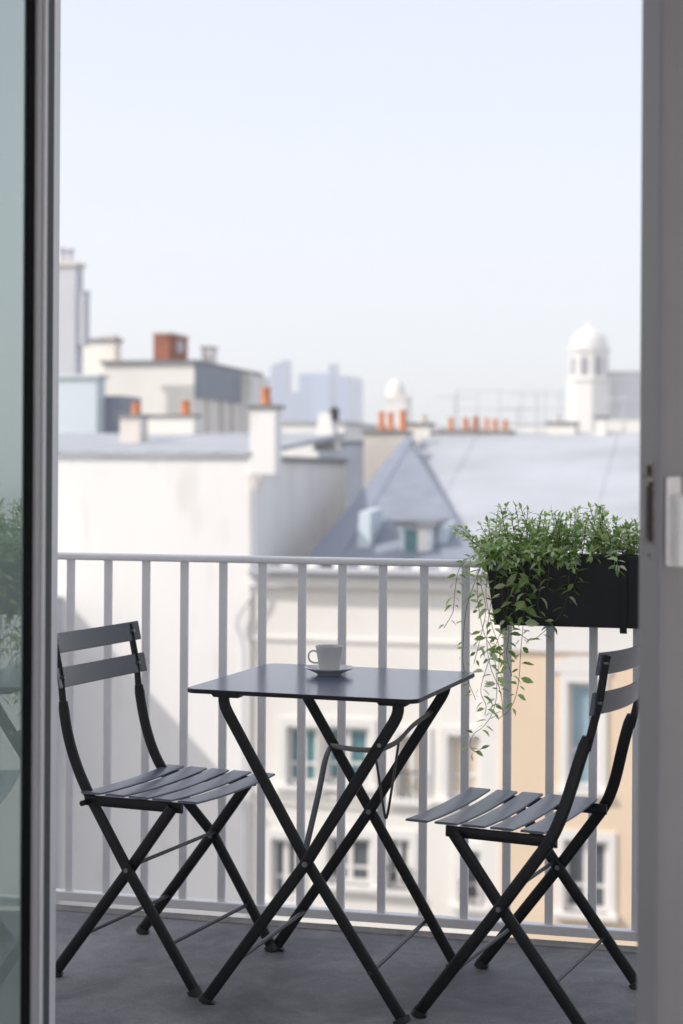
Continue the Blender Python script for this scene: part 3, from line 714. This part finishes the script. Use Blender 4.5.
# --- cream house opposite
D = 37.08
uCL = uWR + .01; uCR = UN(502, 700, D)[0]; uPR = UN(640, 700, D)[0] + 6
zE = UN(400, 577, D)[2]; zR = UN(500, 432, 49)[2]; DRg = 49.0
ch = thing('cream_house', 'cream house with teal windows and a zinc roof behind the coffee cup', 'building', W((uCL + uCR) / 2, D, GZ))
H1 = []
H1.append(window(ch, 287, 318, 726, 786, D, 'glass_teal', 1, guard=False))
H1.append(window(ch, 326, 369, 726, 786, D, 'glass_teal', 1))
H1.append(window(ch, 448, 480, 735, 800, D, 'shutter', 1, True, True))
H1.append(window(ch, 272, 298, 838, 900, D, 'glass_dark', 1))
H1.append(window(ch, 328, 371, 836, 886, D, 'glass_dark', 1))
H1.append(window(ch, 386, 410, 838, 890, D, 'glass_dark', 1, guard=True))
H1.append(window(ch, 462, 481, 850, 905, D, 'glass_dark', 0, guard=True))
H1.append(window(ch, 398, 424, 735, 800, D, 'shutter', 1, guard=True))
facade(ch, uCL, uCR, D, GZ, zE, H1, 'cream_wall')
d = MB(); d.sbox(uCL, uCR, D + .351, DRg, GZ, zE - .3); d.build('back_wall', 'beige_wall', ch)
for y_, o_, h_ in ((577, .22, .26), (640, .05, .08), (797, .09, .12), (808, .06, .05)):
    d = MB(); z_ = UN(400, y_, D)[2]; d.sbox(uCL + .001, uCR - .001, D - o_, D - .001, z_ - h_, z_)
    d.build('cornice', 'trim', ch)
zc = UN(400, 577, D)[2]
DE = 38.6; zEv = UN(400, 566, DE)[2]
d = MB(); d.sbox(uCL + .002, uCR, D - .36, DE + .3, zc + .001, zc + .09); d.build('ledge', 'zinc', ch)
seam_roof(ch, uCL + 1.75, uCR, DE, zEv, DRg, zR, 'zinc', 3.1)
d = MB(); d.sbox(uCL + .45, uCR, D - .50, D - .36, zc + .0915, zc + .20); d.build('gutter', 'grey_wall', ch)
x = uCL + .8
while x < uCR:
    d = MB(); d.lathe([(0, .0), (.16, .02), (.15, .14), (.08, .22), (0, .25)], W(x, D + .25, zc + .0905), 10); x += .62
    d.build('snow_guard', 'trim', ch, smooth=True)
# triangle sheet on the roof, its slate colour standing in for a cast shadow
def on_roof(px, py, Dg, lift): return A(px, py, Dg) + Z * lift
zat = lambda Dg: zEv + (zR - zEv) * (Dg - DE) / (DRg - DE)
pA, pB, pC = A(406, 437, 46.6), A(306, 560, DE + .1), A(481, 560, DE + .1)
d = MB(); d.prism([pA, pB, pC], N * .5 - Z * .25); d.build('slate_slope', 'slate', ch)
sd_ = (pA - pB).normalized(); pr_ = sd_.cross((pC - pB).normalized()).normalized(); ac_ = pr_.cross(sd_)
if ac_.dot(U) < 0: ac_ = -ac_
d = MB(); d.prism([pB - N * .06, pA - N * .06, pA - N * .06 + ac_ * .25, pB - N * .06 + ac_ * .85], N * .1 - Z * .03); d.build('verge_flashing', 'zincdark2', ch)
chimney(ch, 364, 405, 433, 540, 47.0, .9, 'beige_wall', [(375, 381.5, 411), (384, 391, 411), (396, 403.5, 410)])
chimney(ch, 406, 430, 425, 440, 48.6, .5, 'cream_wall', [(418, 426, 418)], potm='beige_wall')
# dormers
def dormer(parent, px0, px1, yt, yb, Dd, dep, glass='glass_dark'):
    u0, _, zt = UN(px0, yt, Dd); u1, _, zb_ = UN(px1, yb, Dd)
    d = MB(); d.sbox(u0, u1, Dd, Dd + dep, zb_, zt); o = d.build('dormer', 'bluewhite', parent)
    d = MB(); d.sbox(u0 - .12, u1 + .12, Dd - .15, Dd + dep, zt, zt + .12); d.build('dormer_roof', 'zincdark', o)
    d = MB(); d.sbox(u0 + .1, u0 + (u1 - u0) * .55, Dd - .02, Dd + .01, zb_ + .1, zt - .08); d.build('pane', glass, o)
    d = MB(); d.sbox(u0 + (u1 - u0) * .55, u1 - .08, Dd - .03, Dd + .01, zb_ + .1, zt - .08); d.build('shutter', 'trim', o)
dormer(ch, 401, 432, 526, 562, 39.2, 2.6, 'glass_teal')
for px0, px1, yt, Dd, dp in ((435, 448, 522, 39.5, 1.6), (356, 371, 509, 39.3, 1.5)):
    ua, _, zt_ = UN(px0, yt, Dd); ub = UN(px1, yt, Dd)[0]
    d = MB(); d.hexa([W(ua, Dd, zt_ - 1.6), W(ub, Dd, zt_ - 1.6), W(ub, Dd + dp, zt_ - 1.6), W(ua, Dd + dp, zt_ - 1.6), W(ua + .05, Dd + .15, zt_ - .08), W(ub - .05, Dd + .15, zt_ - .08), W(ub - .05, Dd + dp, zt_), W(ua + .05, Dd + dp, zt_)]); d.build('roof_hatch', 'bluewhite', ch)
# pots on the ridge
cs = chimney(ch, 442, 510, 432.5, 446, 48.7, .6, 'beige_wall', [(446.5, 452, 417), (461, 467, 417), (471, 477.5, 416), (483, 487.5, 417), (491, 496.5, 418), (501, 507, 419)])
# white rendered quoin strip and downpipe
d = MB(); d.sbox(uCR - .42, uCR - .001, D - .07, D - .001, GZ, UN(500, 640, D)[2]); d.build('quoin', 'trim', ch)

# --- peach house
ph_ = thing('peach_house', 'peach coloured house with tall white framed windows below the planter', 'building', W((uCR + uPR) / 2, D, GZ))
H2 = [window(ph_, 568, 599, 682, 790, D - .15, 'glass_blue', 0, guard=False), window(ph_, 564, 608, 839, 914, D - .15, 'glass_dark', 1, guard=False), window(ph_, 655, 690, 682, 790, D - .15, 'glass_blue', 1), window(ph_, 655, 695, 839, 914, D - .15, 'glass_dark', 1)]
zP = UN(560, 574, D)[2]
facade(ph_, uCR + .001, uPR, D - .15, GZ, zP - .001, H2, 'peach_wall')
d = MB(); d.sbox(uCR + .001, uPR, D + .201, DRg, GZ, zP - .3); d.build('back_wall', 'beige_wall', ph_)
for ya, yb, o_ in ((574, 600, .40), (628, 652, .08), (600, 628, .03)):
    d = MB(); d.sbox(uCR + .002, uPR, D - .15 - o_, D - .151, UN(570, yb, D - .15)[2], UN(570, ya, D - .15)[2] - .002)
    d.build('cornice', 'trim', ph_)
# rounded white head over the tall windows
for p0, p1 in ((551, 612),):
    u0, _, zt_ = UN(p0, 664, D - .15); u1 = UN(p1, 664, D - .15)[0]; zb_ = UN(p0, 682, D - .15)[2]; mid = (u0 + u1) / 2; rr = (u1 - u0) / 2
    d = MB(); d.prism([W(u0, D - .21, zb_ + .22)] + [W(mid - rr * math.cos(math.pi * i / 12), D - .21, zb_ + .22 + (zt_ - zb_) * math.sin(math.pi * i / 12)) for i in range(1, 12)] + [W(u1, D - .21, zb_ + .22)], N * .055); d.build('window_head', 'trim', ph_)
d = MB(); d.sbox(uCR + .003, uPR, D - .52, DE + .3, zP + .001, zP + .09); d.build('ledge', 'zinc', ph_)
seam_roof(ph_, uCR + .001, uPR, DE, zEv, DRg, zR, 'zinc', 3.1)
d = MB(); d.sbox(uCR + .002, uPR, D - .63, D - .48, zP + .0915, zP + .20); d.build('gutter', 'grey_wall', ph_)
chimney(ph_, 548, 575, 424, 436, 48.8, .5, 'cream_wall', [(553, 559, 418)], potm='beige_wall')
chimney(ph_, 596, 606, 418, 436, 48.7, .5, 'cream_wall', [])
# skylight and vent on its roof
u_, _, z_ = UN(607, 466, 47); d = MB(); d.obox(W(u_, 47, z_), U * .7, N * 1.0 + Z * .38, Z * .12); d.build('skylight', 'trim', ph_)
u_, _, z_ = UN(602, 484, 46); d = MB(); d.lathe([(.1, -.3), (.1, .25), (.16, .27), (0, .36)], W(u_, 46, z_), 12); d.build('vent', 'grey_wall', ph_)

# --- antennas and scaffold like frames along the ridge
def antenna(px, yt, yb, D, label, w_=1.2, n=5, tilt=0.0):
    b = A(px, yb, D); tpt = A(px, yt, D)
    t = thing('roof_antenna', label, 'antenna', b, 'aerials on the ridge')
    d = MB(); d.tube([b, tpt], .025, 6); d.build('mast', 'grey_wall', t)
    d = MB(); boom = (U + N * .6).normalized(); c = tpt - Z * .1
    d.tube([c - boom * w_ / 2, c + boom * w_ / 2 + Z * tilt], .012, 6)
    for i in range(n):
        q = c + boom * (-w_ / 2 + w_ * i / (n - 1)); sd = boom.cross(Z); L = .45 - .05 * i; d.tube([q - sd * L, q + sd * L], .009, 5)
    d.build('elements', 'grey_wall', t)
antenna(456, 394, 434, 49.3, 'thin grey roof aerial above the first pots of the ridge chimney')
antenna(537, 392, 434, 49.3, 'tall thin roof aerial just left of the domed tower', 1.6, 7)
antenna(518, 405, 434, 49.3, 'short roof aerial right of the row of orange pots', .9, 4)
antenna(624, 396, 434, 49.3, 'roof aerial between the domed tower and the door', 1.0, 5)

sc_ = thing('roof_railing', 'pale thin railing frames on a far roof left of the domed tower', 'railing', A(505, 428, 130))
for px in (457, 478, 500, 522, 545, 560):
    d = MB(); d.tube([A(px, 430, 130), A(px, 391, 130)], .05, 6); d.build('post', 'grey_wall', sc_)
for y in (391, 409):
    d = MB(); d.tube([A(455, y, 130), A(562, y, 130)], .045, 6); d.build('rail', 'grey_wall', sc_)
# --- roofs and blocks behind the white house
def block(name, label, px0, px1, ytop, D, depth, m, roof='zincdark', zbot=GZ, ov=.10, cat='building', capt=.14):
    u0, _, zt = UN(px0, ytop, D); u1 = UN(px1, ytop, D)[0]
    t = thing(name, label, cat, W((u0 + u1) / 2, D, zbot))
    d = MB(); d.sbox(u0, u1, D, D + depth, zbot, zt); d.build('wall', m, t)
    if roof: d = MB(); d.sbox(u0 - ov, u1 + ov, D - ov, D + depth + ov, zt + .001, zt + capt); d.build('roof', roof, t)
    return t, u0, u1, zt
t, u0, u1, zt = block('rooftop_block', 'pale blue white rooftop box left of the small cream house', 30, 97, 378, 50, .7, 'bluewhite', 'bluewhite', capt=.10)
d = MB(); d.sbox(u1 - .4, u1 + .55, 50.75, 52.5, zt - 3, zt - .55); d.build('lean_to', 'slate', t)
# tall grey gable wall
t, u0, u1, zt = block('tall_grey_house', 'tall narrow grey gable rising above all other roofs', 20, 76, 267, 66, .8, 'grey_wall', 'beige_wall')
chimney(t, 76.5, 84, 292, 345, 66.1, .6, 'grey_wall', [], 'grey_wall', .05)
for px, y in ((62.5, 251), (70, 252)):
    p = A(px, y, 66.4); d = MB(); d.tube([Vector((p.x, p.y, zt)), p], .13, 8); d.lathe([(.0, .22), (.22, .10), (.2, 0)], p, 10); d.build('flue', 'grey_wall', t)
# small cream house
t, u0, u1, zt = block('small_cream_house', 'small cream house wall between the grey gable and the brick chimney', 60, 115, 342, 74, .8, 'cream_wall', 'zincdark')
chimney(t, 100, 115, 335, 341, 74.1, .5, 'beige_wall', [], None)
# long cream block with a slate covered side
t, u0, u1, zt = block('long_cream_house', 'long cream house carrying the brick chimney', 104, 194.5, 364, 70, 10, 'cream_wall', 'zincdark', ov=.14)
zsp = UN(200, 398, 71)[2]
d = MB(); d.sbox(u1 + .003, u1 + .12, 70.05, 76.5, zsp, zt - .003); d.build('slate_cladding', 'slate', t)
for dd in (71.6, 73.6, 75.2):
    d = MB(); d.sbox(u1 + .01, u1 + .16, dd, dd + .22, zsp - 2.2, zsp - .02); d.build('pilaster', 'beige_wall', t)
d = MB(); d.sbox(u1 + .004, u1 + .5, 76.8, 80, GZ, zt - .1); d.build('annexe', 'white_wall', t)
# brick chimney: a tall masonry block turned to show two faces
uB0, _, zb0 = UN(153.5, 362, 72); uB1, _, zb1 = UN(169, 334, 72)
d = MB(); d.sbox(uB0, uB1, 72, 74.6, zt - .2, zb1); bc = d.build('brick_chimney', 'brick', t)
d = MB(); d.sbox(uB0 - .08, uB1 + .08, 71.92, 74.68, zb1, zb1 + .1); d.build('cap', 'beige_wall', bc)
d = MB(); d.sbox(uB1 + .002, uB1 + .04, 73.1, 73.9, zb1 - .75, zb1 - .2); d.build('hatch', 'grey_wall', bc)
chimney(t, 202, 211, 348, 366, 75, .9, 'cream_wall', [], 'zincdark', .06)
# slate house closing the gap beside the chimney stack
t, u0, u1, zt = block('slate_house', 'blue grey slate clad house just visible left of the three pots', 318, 372, 441, 60, 8, 'slate', 'zinc')
t, u0, u1, zt = block('pale_roof_house', 'low pale house far behind the zinc roof', 255, 345, 424, 84, 12, 'white_wall', 'zinc')
# small white domed roof house behind the three pots
t, u0, u1, zt = block('white_pavilion', 'tiny white pavilion with a domed top behind the three orange pots', 385, 406, 401, 420, 7, 'tower_stone', 'beige_wall', capt=1.2)
pc = A(396, 397, 423); d = MB(); d.lathe([(2.6, 0), (2.5, 1.4), (1.9, 3.1), (.9, 4.3), (0, 4.7)], pc, 20); d.build('dome', 'tower_stone', t, smooth=True)
# wide low rows far off so that the town goes on behind
for (p0, p1, y, D_, lab) in ((30, 130, 432, 150, 'far pale terrace low behind the rooftop box'), (345, 470, 431, 240, 'far pale terrace behind the ridge pots'), (470, 575, 426, 420, 'far pale terrace left of the foot of the domed tower'), (600, 700, 420, 430, 'far pale terrace right of the foot of the domed tower')):
    block('terrace_house', lab, p0, p1, y, D_, 12, 'cream_wall', 'zinc', capt=.6)

# --- white domed tower
DT = 620
def TP(px, py): return UN(px, py, DT)
uc0 = TP(565, 400)[0]; uc1 = TP(609, 400)[0]; cu = (uc0 + uc1) / 2; rT = (uc1 - uc0) / 2; cT = W(cu, DT + rT, 0)
zA = TP(588, 381)[2]; zB = TP(588, 350)[2]; zD = TP(588, 326)[2]
def at_z(z): return Vector((cT.x, cT.y, z))
tw = thing('domed_tower', 'hazy white bell tower with a dome and arched openings', 'tower', at_z(GZ))
d = MB(); d.lathe([(0, 0), (rT, 0), (rT, zA - GZ), (0, zA - GZ)], at_z(GZ), 8); d.build('shaft', 'tower_stone', tw)
d = MB(); d.lathe([(rT * .8, 0), (rT * 1.07, .3), (rT * 1.07, 1.1), (rT * .8, 1.4)], at_z(zA), 8); d.build('cornice', 'tower_stone', tw)
d = MB(); d.lathe([(rT * .9, 1.1), (rT * .9, zB - zA), (0, zB - zA)], at_z(zA), 8); bf = d.build('belfry', 'tower_stone', tw)
for k8 in range(8):
    a = math.pi / 4 * k8 + math.pi / 8; dr = Vector((math.cos(a), math.sin(a), 0)); tg = Vector((-dr.y, dr.x, 0)); rr = rT * .9 * math.cos(math.pi / 8); hh = zB - zA - 4.2; ww = rT * .17
    base = at_z(zA + 2.2) + dr * (rr - .35)
    d = MB(); d.prism([base - tg * ww, base + tg * ww, base + tg * ww + Z * (hh - ww)] + [base + tg * ww * math.cos(q) + Z * (hh - ww + ww * math.sin(q)) for q in (.6, 1.2, 1.9, 2.5)] + [base - tg * ww + Z * (hh - ww)], dr * .42); d.build('opening', 'zincdark', bf)
d = MB(); d.lathe([(rT * .8, -.2), (rT * 1.02, 0), (rT * 1.02, 1.0), (rT * .8, 1.2)], at_z(zB), 8); d.build('cornice', 'tower_stone', tw)
d = MB(); hT = zD - zB - 1.2
d.lathe([(rT * .86, 0), (rT * .86, hT * .10), (rT * .84, hT * .28), (rT * .76, hT * .52), (rT * .60, hT * .74), (rT * .38, hT * .90), (rT * .16, hT * .98), (rT * .15, hT * 1.12), (rT * .07, hT * 1.2), (.02, hT * 1.45), (0, hT * 1.45)], at_z(zB + 1.2), 24); d.build('dome', 'tower_stone', tw, smooth=True)
d = MB()
t, a_, b_, c_ = block('church_hall', 'hazy pale hall beside the domed tower', 603, 660, 374, DT + 14, 25, 'grey_wall', 'zinc', capt=1.0)
d.bm.free()

# --- far skyscrapers
DS = 1700
def sky(px0, px1, yt, m, name, label, depth=None, slant=0, DD=DS):
    u0, _, z1 = UN(px0, yt, DD); u1 = UN(px1, yt, DD)[0]; dp = depth or (u1 - u0)
    t = thing(name, label, 'skyscraper', W((u0 + u1) / 2, DD, GZ), 'far glass towers')
    d = MB(); d.hexa([W(u0, DD, GZ), W(u1, DD, GZ), W(u1, DD + dp, GZ), W(u0, DD + dp, GZ), W(u0, DD, z1 - slant), W(u1, DD, z1), W(u1, DD + dp, z1), W(u0, DD + dp, z1 - slant)]); d.build('tower_body', m, t)
    d = MB(); z = -5
    while z < z1 - slant - 3: d.sbox(u0 - .4, u1 + .4, DD - .4, DD + .4, z, z + 1.6); d.sbox(u1 - .2, u1 + .41, DD + .4, DD + dp, z, z + 1.6); z += 4.2
    d.build('floor_bands', 'glass_tower_pale', t)
    return t
sky(271, 286, 360, 'glass_tower', 'skyscraper', 'hazy blue glass tower with a slanting top right of the orange pot', 22, 6)
sky(286, 300, 392, 'glass_tower', 'skyscraper', 'lowest of the hazy blue towers', 20)
sky(299, 312, 374, 'glass_tower', 'skyscraper', 'hazy blue tower between the slanting one and the pale slab', 18)
sky(312, 330, 373, 'glass_tower_pale', 'skyscraper', 'palest of the hazy towers, a broad slab', 14)
sky(329, 336, 364, 'glass_tower', 'skyscraper', 'slimmest hazy tower, a narrow blue shaft behind the pale slab', 14, 0, DS + 60)
sky(337, 350, 376, 'glass_tower', 'skyscraper', 'hazy blue tower closest to the three orange pots', 60)

# ------------------------------------------------------------------ haze
hz = MB(); hz.pts([(-2300, -40, GZ - 1), (2300, -40, GZ - 1), (2300, 2300, GZ - 1), (-2300, 2300, GZ - 1), (-2300, -40, 240), (2300, -40, 240), (2300, 2300, 240), (-2300, 2300, 240)], [(3, 2, 1, 0), (4, 5, 6, 7), (0, 1, 5, 4), (1, 2, 6, 5), (2, 3, 7, 6), (3, 0, 4, 7)])
m, t, o = nt('haze_air'); pv_ = t.nodes.new('ShaderNodeVolumePrincipled'); pv_.inputs['Density'].default_value = .00055; pv_.inputs['Color'].default_value = (.97, .985, 1, 1); pv_.inputs['Anisotropy'].default_value = .1
t.links.new(pv_.outputs[0], o.inputs['Volume']); M['haze'] = m
hz.build('haze', 'haze', kind='stuff')

# ------------------------------------------------------------------ light, sky, camera
sv = (-U * 1.0 - N * .62 + Z * 1.0).normalized()
sun = bpy.data.lights.new('sun', 'SUN'); sun.energy = 1.42; sun.angle = R(.5); sun.color = (1, .95, .90)
so_ = bpy.data.objects.new('sun', sun); COL.objects.link(so_); so_.rotation_euler = sv.to_track_quat('Z', 'Y').to_euler(); so_.location = (0, 0, 300)
wd = bpy.data.worlds.new('World'); scene.world = wd; wd.use_nodes = True
t = wd.node_tree; bg = t.nodes['Background']; sk = t.nodes.new('ShaderNodeTexSky'); sk.sky_type = 'NISHITA'; sk.sun_disc = False
sk.sun_elevation = math.asin(sv.z); sk.sun_rotation = math.atan2(sv.x, sv.y); sk.dust_density = 3.0; sk.air_density = 1.0; sk.ozone_density = 1.0; sk.altitude = 50
hs = t.nodes.new('ShaderNodeHueSaturation'); hs.inputs['Saturation'].default_value = .92; hs.inputs['Hue'].default_value = .52; t.links.new(sk.outputs[0], hs.inputs['Color']); gm = t.nodes.new('ShaderNodeGamma'); gm.inputs[1].default_value = .38; t.links.new(hs.outputs[0], gm.inputs[0])
mv = t.nodes.new('ShaderNodeVectorMath'); mv.operation = 'SCALE'; mv.inputs['Scale'].default_value = 1.74; t.links.new(gm.outputs[0], mv.inputs[0]); t.links.new(mv.outputs[0], bg.inputs[0]); bg.inputs[1].default_value = .12
cam = bpy.data.cameras.new('camera'); co = bpy.data.objects.new('camera', cam); COL.objects.link(co); scene.camera = co
cam.sensor_width = 36; cam.lens = F / 1024 * 36; cam.shift_y = -(512 - Y0) / 1024; cam.clip_start = .05; cam.clip_end = 12000
co.matrix_world = Matrix.Translation((0, 0, CAMH)) @ Matrix.Rotation(R(90), 4, 'X') @ Matrix.Rotation(RHO, 4, 'Z')
cam.dof.use_dof = True; cam.dof.focus_distance = 4.1; cam.dof.aperture_fstop = 2.9; cam.dof.aperture_blades = 9
vs = scene.view_settings; vs.view_transform = 'Standard'; vs.look = 'None'; vs.exposure = 1.54; vs.gamma = 1
scene.render.engine = 'CYCLES'
cy = scene.cycles; cy.use_denoising = True; cy.max_bounces = 8; cy.diffuse_bounces = 5; cy.glossy_bounces = 4; cy.transparent_max_bounces = 8; cy.volume_bounces = 1; cy.sample_clamp_indirect = 6
try: cy.denoiser = 'OPENIMAGEDENOISE'
except Exception: pass
